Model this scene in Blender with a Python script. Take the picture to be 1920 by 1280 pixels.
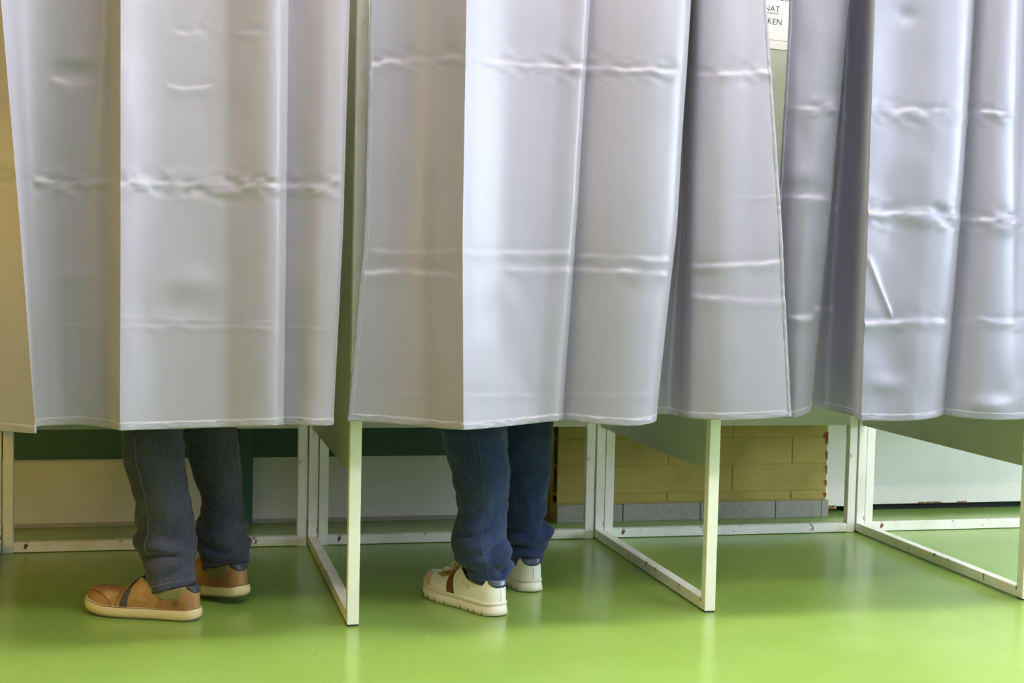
import bpy, bmesh, math, random
import numpy as np
from mathutils import Vector, Matrix

# ------------------------------------------------------------------ scene, camera, light
for o in list(bpy.data.objects):
    bpy.data.objects.remove(o)
SC = bpy.context.scene
COL = SC.collection
random.seed(4)
RNG = np.random.default_rng(7)

FL, YAW, PITCH, ROLL, CAMH = 2689.62, 0.239894, 0.0591798, 0.0231089, 0.882275
X0, Y0, DEP, PAN_Z, SP = 0.431132, 3.338965, 0.971937, 0.354794, 0.90
FWD = np.array([math.sin(YAW)*math.cos(PITCH), math.cos(YAW)*math.cos(PITCH), -math.sin(PITCH)])
_r = np.array([math.cos(YAW), -math.sin(YAW), 0.0]); _u = np.cross(_r, FWD)
RGT = _r*math.cos(ROLL)+_u*math.sin(ROLL); UPV = -_r*math.sin(ROLL)+_u*math.cos(ROLL)
CPOS = np.array([0, 0, CAMH])

cam = bpy.data.cameras.new('camera'); camo = bpy.data.objects.new('camera', cam)
COL.objects.link(camo)
cam.sensor_width = 36.0; cam.lens = FL/1920*36.0; cam.clip_start = 0.05
camo.matrix_world = Matrix(((RGT[0], UPV[0], -FWD[0], 0), (RGT[1], UPV[1], -FWD[1], 0),
                            (RGT[2], UPV[2], -FWD[2], CAMH), (0, 0, 0, 1)))
SC.camera = camo
SC.view_settings.view_transform = 'Standard'
SC.view_settings.look = 'None'
SC.view_settings.gamma = 1.0
SC.view_settings.use_curve_mapping = False
SC.view_settings.exposure = 0.0

world = bpy.data.worlds.new('world'); SC.world = world; world.use_nodes = True
world.node_tree.nodes['Background'].inputs[0].default_value = (0.7, 0.8, 1, 1)
world.node_tree.nodes['Background'].inputs[1].default_value = 0.3

LAMP_POWER = 39.0          # ceiling lamp diffusers
WINDOW_POWER = 17.0         # daylight panes in the right hand wall
FRONT_FILL_POWER = 1.2           # glowing panes added behind the camera for frontal light
LEFT_FILL_POWER = 3.7          # yellow glow added on the unseen left hand wall
LAMP_SPOTS = [(0.85, 2.74), (3.0, 2.74), (0.85, 1.15), (3.0, 1.15)]

# ------------------------------------------------------------------ helpers
def ray(px, py):
    px = np.asarray(px, float); py = np.asarray(py, float)
    return FWD+np.multiply.outer((px-960)/FL, RGT)-np.multiply.outer((py-640)/FL, UPV)
def at_y(px, py, Y):
    d = ray(px, py)
    k = np.asarray(Y)/d[..., 1]
    return CPOS+d*k[..., None] if np.ndim(k) else CPOS+d*k
def on_floor(px, py, z=0.0):
    d = ray(px, py); return CPOS+d*((z-CAMH)/d[2])
def project(P):
    d = P-CPOS; z = d@FWD
    return 960+FL*(d@RGT)/z, 640-FL*(d@UPV)/z

def tag(o, label=None, cat=None, group=None, kind=None):
    if label: o['label'] = label
    if cat: o['category'] = cat
    if group: o['group'] = group
    if kind: o['kind'] = kind
    return o
def link(name, me, mat=None, parent=None, smooth=False):
    o = bpy.data.objects.new(name, me); COL.objects.link(o)
    if mat is not None and not me.materials: me.materials.append(mat)
    if parent is not None:
        o.parent = parent
        o.matrix_parent_inverse = Matrix()
    if smooth:
        for p in me.polygons: p.use_smooth = True
    return o
def empty(name, loc=(0, 0, 0), rz=0.0):
    o = bpy.data.objects.new(name, None); COL.objects.link(o)
    o.location = loc; o.rotation_euler = (0, 0, rz); o.empty_display_size = 0.1
    return o
def pydata(name, verts, faces, mat=None, parent=None, smooth=False):
    me = bpy.data.meshes.new(name)
    me.from_pydata([tuple(map(float, v)) for v in verts], [], faces); me.update()
    return link(name, me, mat, parent, smooth)
def box_mesh(name, lo, hi, bev=0.0, mat=None):
    bm = bmesh.new()
    bmesh.ops.create_cube(bm, size=1.0)
    lo = Vector(lo); hi = Vector(hi)
    for v in bm.verts:
        v.co = Vector(((lo[i]+hi[i])/2+v.co[i]*(hi[i]-lo[i]) for i in range(3)))
    if bev > 0:
        bmesh.ops.bevel(bm, geom=list(bm.edges), offset=bev, segments=2, profile=0.6, affect='EDGES')
    me = bpy.data.meshes.new(name); bm.to_mesh(me); bm.free()
    if mat: me.materials.append(mat)
    return me
def box(name, lo, hi, mat, parent=None, bev=0.0):
    return link(name, box_mesh(name, lo, hi, bev, mat), None, parent)
def grid_faces(nr, nc, closed=False, flip=False):
    f = []
    for i in range(nr-1):
        for j in range(nc if closed else nc-1):
            k = (j+1) % nc
            q = (i*nc+j, i*nc+k, (i+1)*nc+k, (i+1)*nc+j)
            f.append(q[::-1] if flip else q)
    return f
def tube(name, pts, rad, mat, parent=None, n=8, closed=False):
    pts = [Vector(p) for p in pts]; N = len(pts)
    verts = []
    prev = None
    for i, p in enumerate(pts):
        a = pts[(i-1) % N] if (closed or i > 0) else p
        b = pts[(i+1) % N] if (closed or i < N-1) else p
        t = (b-a).normalized()
        ref = prev if prev is not None else (Vector((0, 0, 1)) if abs(t.z) < 0.9 else Vector((1, 0, 0)))
        s = (ref-t*ref.dot(t)).normalized(); w = t.cross(s); prev = s
        r = rad[i] if hasattr(rad, '__len__') else rad
        for k in range(n):
            a_ = 2*math.pi*k/n
            verts.append(p+s*(r*math.cos(a_))+w*(r*math.sin(a_)))
    faces = grid_faces(N, n, True)
    if closed:
        for k in range(n):
            k2 = (k+1) % n
            faces.append(((N-1)*n+k, (N-1)*n+k2, k2, k))
    else:
        faces.append(tuple(range(n))[::-1]); faces.append(tuple((N-1)*n+k for k in range(n)))
    return pydata(name, verts, faces, mat, parent, True)

_lat = {}
def noise2(x, y, seed=0):
    """smooth value noise in about -1..1 on numpy arrays"""
    if seed not in _lat: _lat[seed] = np.random.default_rng(seed+11).uniform(-1, 1, (256, 256))
    L = _lat[seed]
    xi = np.floor(x).astype(int); yi = np.floor(y).astype(int)
    fx = x-xi; fy = y-yi
    fx = fx*fx*fx*(fx*(fx*6-15)+10); fy = fy*fy*fy*(fy*(fy*6-15)+10)
    a = L[xi % 256, yi % 256]; b = L[(xi+1) % 256, yi % 256]
    c = L[xi % 256, (yi+1) % 256]; d = L[(xi+1) % 256, (yi+1) % 256]
    return (a*(1-fx)+b*fx)*(1-fy)+(c*(1-fx)+d*fx)*fy
def sstep(a, b, x):
    t = np.clip((np.asarray(x, float)-a)/(b-a), 0, 1); return t*t*(3-2*t)

# ------------------------------------------------------------------ materials
def material(name, color, rough=0.5, spec=0.5, **kw):
    m = bpy.data.materials.new(name); m.use_nodes = True
    nt = m.node_tree; b = nt.nodes['Principled BSDF']
    b.inputs['Base Color'].default_value = (*color, 1); b.inputs['Roughness'].default_value = rough
    b.inputs['Specular IOR Level'].default_value = spec
    for k, v in kw.items():
        b.inputs[k.replace('_', ' ')].default_value = v
    return m
def N(nt, t, **kw):
    n = nt.nodes.new(t)
    for k, v in kw.items():
        if k in n.inputs: n.inputs[k].default_value = v
        else: setattr(n, k, v)
    return n
def coords(nt, scale=(1, 1, 1), gen='Object'):
    tc = N(nt, 'ShaderNodeTexCoord'); mp = N(nt, 'ShaderNodeMapping')
    mp.inputs['Scale'].default_value = scale
    nt.links.new(tc.outputs[gen], mp.inputs['Vector']); return mp.outputs['Vector']
def add_mottle(m, c2, scale=5.0, lo=0.4, hi=0.65, detail=6, stretch=(1, 1, 1), fac=1.0):
    """mix the base colour towards c2 by a noise mask (wear, dirt, grain)"""
    nt = m.node_tree; b = nt.nodes['Principled BSDF']
    v = coords(nt, stretch)
    no = N(nt, 'ShaderNodeTexNoise', Scale=scale, Detail=detail, Roughness=0.6)
    nt.links.new(v, no.inputs['Vector'])
    mr = N(nt, 'ShaderNodeMapRange'); mr.inputs[1].default_value = lo; mr.inputs[2].default_value = hi
    mr.inputs[4].default_value = fac
    nt.links.new(no.outputs['Fac'], mr.inputs[0])
    mx = N(nt, 'ShaderNodeMix', data_type='RGBA')
    src = b.inputs['Base Color']
    if src.is_linked: nt.links.new(src.links[0].from_socket, mx.inputs[6])
    else: mx.inputs[6].default_value = src.default_value
    mx.inputs[7].default_value = (*c2, 1)
    nt.links.new(mr.outputs[0], mx.inputs[0]); nt.links.new(mx.outputs[2], b.inputs['Base Color'])
    return m
def add_bump(m, scale=200, strength=0.2, dist=0.001, stretch=(1, 1, 1), detail=3):
    nt = m.node_tree; b = nt.nodes['Principled BSDF']
    v = coords(nt, stretch)
    no = N(nt, 'ShaderNodeTexNoise', Scale=scale, Detail=detail)
    nt.links.new(v, no.inputs['Vector'])
    bp = N(nt, 'ShaderNodeBump', Strength=strength, Distance=dist)
    nt.links.new(no.outputs['Fac'], bp.inputs['Height'])
    if b.inputs['Normal'].is_linked: nt.links.new(b.inputs['Normal'].links[0].from_socket, bp.inputs['Normal'])
    nt.links.new(bp.outputs['Normal'], b.inputs['Normal'])
    return m
def emitter(name, color, power):
    m = bpy.data.materials.new(name); m.use_nodes = True
    nt = m.node_tree; nt.nodes.remove(nt.nodes['Principled BSDF'])
    e = N(nt, 'ShaderNodeEmission'); e.inputs[0].default_value = (*color, 1); e.inputs[1].default_value = power
    nt.links.new(e.outputs[0], nt.nodes['Material Output'].inputs[0]); return m

M = {}
M['floor'] = material('green_vinyl', (0.240, 0.385, 0.078), 0.23, 0.5)
add_mottle(M['floor'], (0.265, 0.415, 0.098), 1.6, 0.45, 0.62, 4)
add_mottle(M['floor'], (0.42, 0.55, 0.18), 34.0, 0.66, 0.74, 8, (1.0, 0.35, 1), 0.5)
add_mottle(M['floor'], (0.10, 0.24, 0.02), 60.0, 0.70, 0.74, 3, (1, 1, 1), 0.5)
add_bump(M['floor'], 6, 0.05, 0.004)
M['paint'] = material('pale_green_paint', (0.88, 0.88, 0.85), 0.42, 0.4)
add_mottle(M['paint'], (0.74, 0.75, 0.64), 7.0, 0.50, 0.72, 6)
add_mottle(M['paint'], (0.15, 0.08, 0.03), 26.0, 0.635, 0.67, 10, (1, 1, 0.55))
M['panel'] = material('grey_green_panel', (0.50, 0.53, 0.45), 0.38, 0.45)
add_mottle(M['panel'], (0.43, 0.46, 0.38), 3.0, 0.45, 0.7, 4)
M['foot_rubber'] = material('dark_rubber', (0.03, 0.03, 0.03), 0.7)
CURT = []
for k, c in enumerate(((0.315, 0.30, 0.378), (0.288, 0.277, 0.365), (0.255, 0.252, 0.36))):
    m = material('satin_curtain_%d' % (k+1), c, 0.36, 0.6, Sheen_Weight=0.2, Sheen_Roughness=0.4)
    add_mottle(m, tuple(v*0.93 for v in c), 4.0, 0.4, 0.7, 5, (1, 1, 0.3))
    add_bump(m, 700, 0.12, 0.0006, (1, 1, 0.5), 2)
    CURT.append(m)
M['thread'] = material('hem_thread', (0.66, 0.66, 0.68), 0.6)
M['white_gloss'] = material('white_gloss_panel', (0.80, 0.80, 0.78), 0.32, 0.5)
add_mottle(M['white_gloss'], (0.72, 0.72, 0.67), 2.0, 0.45, 0.65, 3)
M['green_board'] = material('dark_green_board', (0.060, 0.135, 0.120), 0.5, 0.35)
M['plaster'] = material('grey_plaster', (0.45, 0.44, 0.42), 0.7, 0.3)
M['mauve_wall'] = material('mauve_plaster', (0.34, 0.30, 0.36), 0.8, 0.2)
M['yellow_wall'] = material('yellow_plaster', (0.50, 0.33, 0.04), 0.7, 0.3)
M['brick'] = material('yellow_painted_brick', (0.50, 0.405, 0.105), 0.48, 0.4)
add_mottle(M['brick'], (0.42, 0.335, 0.085), 6.0, 0.45, 0.7, 6)
add_bump(M['brick'], 40, 0.25, 0.004)
M['mortar'] = material('yellow_painted_mortar', (0.47, 0.38, 0.095), 0.6, 0.3)
M['red_brick'] = material('bare_red_brick', (0.30, 0.065, 0.03), 0.8, 0.2)
add_mottle(M['red_brick'], (0.42, 0.13, 0.07), 60, 0.5, 0.65)
M['tile'] = material('grey_skirting_tile', (0.44, 0.42, 0.38), 0.45, 0.4)
add_mottle(M['tile'], (0.38, 0.36, 0.33), 40, 0.45, 0.6)
M['door'] = material('white_door', (0.90, 0.89, 0.86), 0.4, 0.4)
add_mottle(M['door'], (0.85, 0.84, 0.80), 3, 0.45, 0.7, 4)
M['rust'] = material('rusty_chip', (0.22, 0.12, 0.05), 0.8, 0.2)
add_mottle(M['rust'], (0.55, 0.42, 0.2), 90, 0.5, 0.6)
M['dark'] = material('gap_shade_black', (0.012, 0.012, 0.012), 0.8)  # near black for the painted shade in the door gaps
M['steel'] = material('steel_rod', (0.6, 0.6, 0.6), 0.3, 0.5, Metallic=1.0)
M['paper'] = material('white_paper', (0.92, 0.90, 0.95), 0.5, 0.3)
M['ink'] = material('dark_grey_ink', (0.045, 0.05, 0.07), 0.6, 0.2)
M['ceiling'] = material('grey_ceiling', (0.46, 0.45, 0.46), 0.8, 0.2)
def denim(name, c, c2, fade):
    m = material(name, c, 0.82, 0.2, Sheen_Weight=0.15)
    add_mottle(m, c2, 7, 0.45, 0.7, 4)
    add_mottle(m, fade, 420, 0.56, 0.7, 3, (1, 1, 0.18), 0.5)
    add_bump(m, 500, 0.3, 0.0012, (1, 1, 0.4))
    return m
M['denim_grey'] = denim('charcoal_denim', (0.052, 0.052, 0.082), (0.085, 0.087, 0.135), (0.17, 0.17, 0.22))
M['denim_blue'] = denim('indigo_denim', (0.020, 0.034, 0.105), (0.036, 0.058, 0.155), (0.09, 0.12, 0.24))
M['seam_grey'] = material('pale_seam_thread', (0.15, 0.16, 0.18), 0.8)
M['seam_blue'] = material('blue_seam_thread', (0.06, 0.09, 0.14), 0.8)
M['tan'] = material('tan_leather', (0.40, 0.215, 0.075), 0.46, 0.45)
add_mottle(M['tan'], (0.27, 0.125, 0.04), 9, 0.45, 0.72, 6)
add_mottle(M['tan'], (0.52, 0.33, 0.15), 16, 0.58, 0.75, 5)
add_bump(M['tan'], 160, 0.25, 0.001)
M['tan_dark'] = material('brown_leather', (0.30, 0.145, 0.055), 0.45, 0.45)
add_mottle(M['tan_dark'], (0.40, 0.22, 0.09), 12, 0.45, 0.7)
add_bump(M['tan_dark'], 160, 0.25, 0.001)
M['stitch_brown'] = material('brown_stitching', (0.12, 0.06, 0.025), 0.7)
M['elastic'] = material('dark_elastic', (0.055, 0.052, 0.042), 0.8)
M['lining'] = material('black_lining', (0.02, 0.015, 0.012), 0.9)
M['olive'] = material('olive_padding', (0.20, 0.19, 0.085), 0.5)
M['heel_tab'] = material('dark_grey_leather', (0.045, 0.050, 0.065), 0.4)
M['cream_sole'] = material('cream_rubber', (0.70, 0.58, 0.33), 0.5)
add_mottle(M['cream_sole'], (0.55, 0.41, 0.17), 10, 0.5, 0.75)
M['outsole'] = material('olive_grey_outsole', (0.16, 0.15, 0.09), 0.7)
M['white_leather'] = material('white_leather', (0.86, 0.86, 0.83), 0.38, 0.45)
add_mottle(M['white_leather'], (0.80, 0.79, 0.74), 6, 0.5, 0.75)
add_bump(M['white_leather'], 120, 0.15, 0.001)
M['beige_suede'] = material('beige_suede', (0.56, 0.49, 0.36), 0.8, 0.2)
M['lace_stay'] = material('khaki_suede', (0.36, 0.30, 0.15), 0.8, 0.2)
M['lace'] = material('beige_lace', (0.55, 0.47, 0.27), 0.8, 0.2)
M['rust_stripe'] = material('rust_red_leather', (0.21, 0.045, 0.018), 0.45)
M['navy'] = material('navy_leather', (0.03, 0.04, 0.075), 0.35)
M['navy_pad'] = material('blue_grey_padding', (0.075, 0.095, 0.14), 0.25)
M['white_sole'] = material('off_white_rubber', (0.82, 0.79, 0.68), 0.45)
add_mottle(M['white_sole'], (0.70, 0.64, 0.48), 12, 0.5, 0.75)
M['skin'] = material('skin', (0.55, 0.34, 0.25), 0.5)
M['hair'] = material('hair', (0.08, 0.06, 0.05), 0.6)
M['knit_grey'] = material('grey_knit', (0.12, 0.12, 0.13), 0.9)
M['knit_blue'] = material('blue_knit', (0.06, 0.08, 0.14), 0.9)
M['lamp_body'] = material('lamp_white_metal', (0.8, 0.8, 0.8), 0.4)
M['lamp_glow'] = emitter('lamp_diffuser', (1.0, 0.945, 0.87), LAMP_POWER)
M['pane_glow'] = emitter('daylight_pane', (0.72, 0.84, 1.0), WINDOW_POWER)
M['front_fill_glow'] = emitter('front_fill_pane', (0.86, 0.93, 1.0), FRONT_FILL_POWER)
M['left_fill_glow'] = emitter('yellow_fill_glow', (1.0, 0.60, 0.04), LEFT_FILL_POWER)

# ------------------------------------------------------------------ the room
XL, XR, YF, YB, ZC = -2.1, 8.4, -3.2, 4.74, 2.78
def struct(o): return tag(o, kind='structure')
struct(box('floor', (XL, YF, -0.05), (XR, YB+0.1, 0.0), M['floor']))
struct(box('ceiling', (XL, YF, ZC), (XR, YB, ZC+0.05), M['ceiling']))
struct(box('wall_back', (XL, YB, 0.0), (XR, YB+0.1, ZC), M['plaster']))
struct(box('wall_front', (XL, YF-0.1, 0.0), (XR, YF, ZC), M['mauve_wall']))
struct(box('wall_left', (XL-0.1, YF, 0.0), (XL, YB, ZC), M['yellow_wall']))
struct(box('wall_right', (XR, YF, 0.0), (XR+0.1, YB, ZC), M['plaster']))

def window(n, x, ya, yb, za, zb, glow, inward):
    w = struct(empty('window_%d' % n, (x, (ya+yb)/2, za)))
    hy = (yb-ya)/2; hz = zb-za
    t = 0.03*inward
    for (a, b) in (((-hy-.06, -0.06), (hy+.06, 0.0)), ((-hy-.06, hz), (hy+.06, hz+.06)),
                   ((-hy-.06, 0), (-hy, hz)), ((hy, 0), (hy+.06, hz))):
        xs = sorted((0.0, t*1.6))
        box('window_frame', (xs[0], a[0], a[1]), (xs[1], b[0], b[1]), M['lamp_body'], w)
    k = 3
    for i in range(k):
        ys = (-hy+2*hy*i/k+.02, -hy+2*hy*(i+1)/k-.02)
        xs = sorted((0.0, t*0.5))
        box('pane', (xs[0], ys[0], 0.02), (xs[1], ys[1], hz-.02), glow, w)
    return w
window(1, XR-0.002, -1.4, 3.4, 0.9, 2.7, M['pane_glow'], -1)
window(2, XL+0.002, 2.0, 3.3, 0.7, 2.3, M['left_fill_glow'], 1)  # unseen glowing panes added for warm light from the left

w3 = window(3, 0.0, -2.2, 2.2, 1.0, 2.6, M['front_fill_glow'], 1)  # unseen window added to light the posts and shoes from the front
w3.rotation_euler = (0, 0, math.radians(90)); w3.location = (2.2, YF+0.002, 1.0)

def lamp(x, y, i):
    r = empty('ceiling_lamp', (x, y, ZC))
    box('housing', (-0.8, -0.16, -0.07), (0.8, 0.16, 0), M['lamp_body'], r, 0.004)
    box('diffuser', (-0.78, -0.14, -0.085), (0.78, 0.14, -0.068), M['lamp_glow'], r, 0.003)
    where = ('above the left and middle curtains', 'above the right end of the booths',
             'of the second row, further left', 'of the second row, further right')[i]
    tag(r, 'long white ceiling lamp %s' % where, 'lamp', 'ceiling lamps')
for i, (x, y) in enumerate(LAMP_SPOTS): lamp(x, y, i)

# back wall, left: white gloss wainscot, dark green band and upright
PW = 1.285
wain = struct(box('trim_1', (XL+0.01, 4.672, 0.012), (PW-0.004, YB, 0.222), M['white_gloss']))
struct(box('baseboard_back', (XL+0.01, 4.664, 0.0), (PW-0.004, YB, 0.014), M['tile'], None, 0.002))
struct(box('trim_2', (XL+0.01, 4.66, 0.216), (PW-0.004, YB, 1.35), M['green_board'], None, 0.003))
struct(box('trim_3', (0.246, 4.635, 0.0), (0.288, 4.6599, 1.35), M['green_board'], None, 0.003))

# brick pier with tile skirting
PX0, PX1, PY = PW, 2.262, 4.575
pier = struct(empty('wall_pier', (PX0, PY, 0)))
box('pier_core', (0.0, 0.0022, 0.0), (PX1-PX0, YB-PY, ZC), M['mortar'], pier)
row_h, len_b = 0.094, 0.455
nrow = 7
brick_cache = {}
for rI in range(nrow):
    z0 = 0.062 if rI == 0 else 0.093+(rI-1)*row_h
    z1 = 0.0895 if rI == 0 else z0+row_h-0.0035
    x = -0.285 if rI % 2 else -0.065
    while x < PX1-PX0:
        a = max(0.0, x); b = min(PX1-PX0, x+len_b-0.004)
        if b-a > 0.02:
            key = (round(b-a, 3), round(z1-z0, 3))
            if key not in brick_cache:
                brick_cache[key] = box_mesh('brick', (0, 0, 0), (b-a, 0.05, z1-z0), 0.003, M['brick'])
            o = link('brick', brick_cache[key], None, pier)
            o.location = (a, random.uniform(-0.0005, 0.0005), z0)
        x += len_b
# chipped red corners on the pier's right edge
for (z0, h, w) in ((0.105, 0.022, 0.012), (0.15, 0.03, 0.007), (0.20, 0.03, 0.008), (0.252, 0.045, 0.020), (0.068, 0.016, 0.014), (0.32, 0.05, 0.01)):
    pts = [(0, 0), (w*0.5, h*0.15), (w*0.35, h*0.4), (w, h*0.75), (0.5*w, h), (0, h)]
    xe = PX1-PX0+0.001
    vs = [(xe-p[0], -0.0016, z0+p[1]) for p in pts]+[(xe-p[0], 0.02, z0+p[1]) for p in pts]
    n = len(pts)
    fs = [tuple(range(n)), tuple(range(n, 2*n))[::-1]]+[(i, i+n, (i+1) % n+n, (i+1) % n) for i in range(n)]
    pydata('chip', vs, fs, M['red_brick'], pier)
tile_me = box_mesh('skirting_tile', (0, 0, 0), (0.274, 0.016, 0.058), 0.0015, M['tile'])
x = -0.045
tl = box_mesh('skirting_tile', (0, 0, 0), (0.228, 0.016, 0.058), 0.0015, M['tile'])
o = link('skirting_tile', tl, None, pier); o.location = (0, -0.012, 0.0)
for i in range(3):
    o = link('skirting_tile', tile_me, None, pier); o.location = (0.231+0.277*i, -0.012, 0.0)
    if i == 2: o.scale = (0.62, 1, 1); 
tl = box_mesh('skirting_tile', (0, 0, 0), (PX1-PX0+0.006-0.957, 0.016, 0.058), 0.0015, M['tile'])
o = link('skirting_tile', tl, None, pier); o.location = (0.957, -0.012, 0.0)

# door with white frame
door = struct(empty('door_1', (PX1, 4.66, 0)))
box('door_frame', (0.002, -0.02, 0.022), (0.112, 0.08, 2.1), M['door'], door, 0.002)
box('rust_chip', (0.004, -0.021, 0.012), (0.075, -0.002, 0.026), M['rust'], door, 0.002)
box('frame_gap_shade', (0.112, 0.0, 0.0), (0.125, 0.075, 2.1), M['dark'], door)  # dark strip standing in for the shade between frame and leaf
box('door_leaf', (0.125, 0.0, 0.024), (1.32, 0.04, 2.06), M['door'], door, 0.002)
box('kick_plate', (0.128, -0.004, 0.024), (1.316, 0.0, 0.092), M['door'], door, 0.001)
box('door_gap_shade', (0.125, 0.02, 0.0), (1.32, 0.078, 0.022), M['dark'], door)  # dark box standing in for the shade under the door
for (a, b) in ((0.405, 0.50), (0.56, 0.60)):
    box('rust_chip', (a, -0.0055, 0.0235), (b, -0.0035, 0.029), M['rust'], door)
box('door_frame', (1.33, -0.02, 0.0), (1.43, 0.08, 2.1), M['door'], door, 0.002)

# ------------------------------------------------------------------ booths
TW = 0.028; ZT = 1.95
where_p = ['at the far left edge of the booth row', 'between the tan-shoed and the white-shoed voter',
           'right of the white-shoed voter', 'at the far right beside the white door']
def partition(i):
    x = X0+SP*(i-1)
    r = empty('booth_partition', (x, Y0, 0))
    box('front_post', (0, 0, 0.004), (TW, TW, ZT), M['paint'], r, 0.002)
    box('back_post', (0, DEP-TW, 0.004), (TW, DEP, ZT), M['paint'], r, 0.002)
    box('bottom_rail', (0, TW, 0.004), (TW, DEP-TW, 0.004+TW), M['paint'], r, 0.002)
    box('top_rail', (0, TW, ZT-TW), (TW, DEP-TW, ZT), M['paint'], r, 0.002)
    p = box('panel', (0.009, TW-0.002, PAN_Z), (0.019, DEP-TW+0.002, ZT-TW), M['panel'], r)
    box('foot_pad', (0.001, 0.001, 0.0), (TW-0.001, TW-0.001, 0.005), M['foot_rubber'], r)
    box('foot_pad', (0.001, DEP-TW+0.001, 0.0), (TW-0.001, DEP-0.001, 0.005), M['foot_rubber'], r)
    tag(r, 'pale green metal booth partition frame '+where_p[i], 'partition', 'booth partitions')
for i in range(4): partition(i)
where_b = ['behind the tan-shoed voter', 'behind the white-shoed voter', 'of the empty booth in front of yellow bricks',
           'in front of the white door']
def back_frame(i):
    xa = X0+SP*(i-1)+TW+0.004; w = SP-TW-0.008; y = Y0+DEP-TW+0.004
    r = empty('booth_back_frame', (xa, y, 0))
    box('post', (0, 0, 0), (TW, TW, ZT), M['paint'], r, 0.002)
    box('post', (w-TW, 0, 0), (w, TW, ZT), M['paint'], r, 0.002)
    box('bottom_rail', (TW, 0, 0.002), (w-TW, TW, TW+0.002), M['paint'], r, 0.002)
    box('top_rail', (TW, 0, ZT-TW), (w-TW, TW, ZT), M['paint'], r, 0.002)
    box('panel', (TW-0.002, 0.008, PAN_Z), (w-TW+0.002, 0.018, ZT-TW), M['panel'], r)
    tag(r, 'pale green metal booth back frame '+where_b[i], 'booth frame', 'booth back frames')
for i in range(4): back_frame(i)

# notice pinned inside the third booth
ps = at_y(1440, 91, Y0+DEP-TW+0.008)
notice = empty('notice', (ps[0]-0.14, Y0+DEP-TW+0.0100, ps[2]+0.003))
notice.rotation_euler = (0, math.radians(2.6), 0)
box('sheet', (0, -0.0008, 0.005), (0.297, 0.0, 0.42), M['paper'], notice)
box('printed_line', (0.02, -0.0011, 0.0315), (0.277, -0.0007, 0.0325), M['ink'], notice)
def lettering(name, body, x, z, size):
    cu = bpy.data.curves.new(name, 'FONT'); cu.body = body; cu.size = size; cu.align_x = 'RIGHT'; cu.extrude = 0.0002
    t = bpy.data.objects.new(name, cu); COL.objects.link(t)
    dg = bpy.context.evaluated_depsgraph_get()
    me = bpy.data.meshes.new_from_object(t.evaluated_get(dg))
    bpy.data.objects.remove(t)
    for v in me.vertices:
        v.co = (v.co.x+x, -0.001-v.co.z, v.co.y+z)
    me.materials.clear()
    return link(name, me, M['ink'], notice)
lettering('lettering', 'OTLO', 0.204, 0.158, 0.0265)
lettering('lettering', 'NAT', 0.171, 0.1215, 0.0265)
lettering('lettering', 'KEN', 0.182, 0.081, 0.0265)
box('underline', (0.112, -0.0011, 0.1145), (0.171, -0.0007, 0.1165), M['ink'], notice)
tag(notice, 'white printed notice with capital letters showing between two curtains', 'notice')

# ------------------------------------------------------------------ curtains
YC = Y0-0.07
ZROD = 1.93
def hermite(xs, vals, sharp, u):
    """interpolate rows of vals (K, m) at u, with corners where sharp"""
    K = len(xs)
    sl = (vals[1:]-vals[:-1])/(xs[1:]-xs[:-1])[:, None]
    tin = np.zeros_like(vals); tout = np.zeros_like(vals)
    for k in range(K):
        if k == 0: tin[k] = tout[k] = sl[0]
        elif k == K-1: tin[k] = tout[k] = sl[-1]
        elif sharp[k]: tin[k] = sl[k-1]; tout[k] = sl[k]
        else:
            h0 = xs[k]-xs[k-1]; h1 = xs[k+1]-xs[k]
            tin[k] = tout[k] = (sl[k-1]*h1+sl[k]*h0)/(h0+h1)
    i = np.clip(np.searchsorted(xs, u, side='right')-1, 0, K-2)
    h = (xs[i+1]-xs[i])[:, None]; t = ((u-xs[i])/(xs[i+1]-xs[i]))[:, None]
    h00 = 2*t**3-3*t**2+1; h10 = t**3-2*t**2+t; h01 = -2*t**3+3*t**2; h11 = t**3-t**2
    return h00*vals[i]+h10*h*tout[i]+h01*vals[i+1]+h11*h*tin[i+1]

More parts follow.
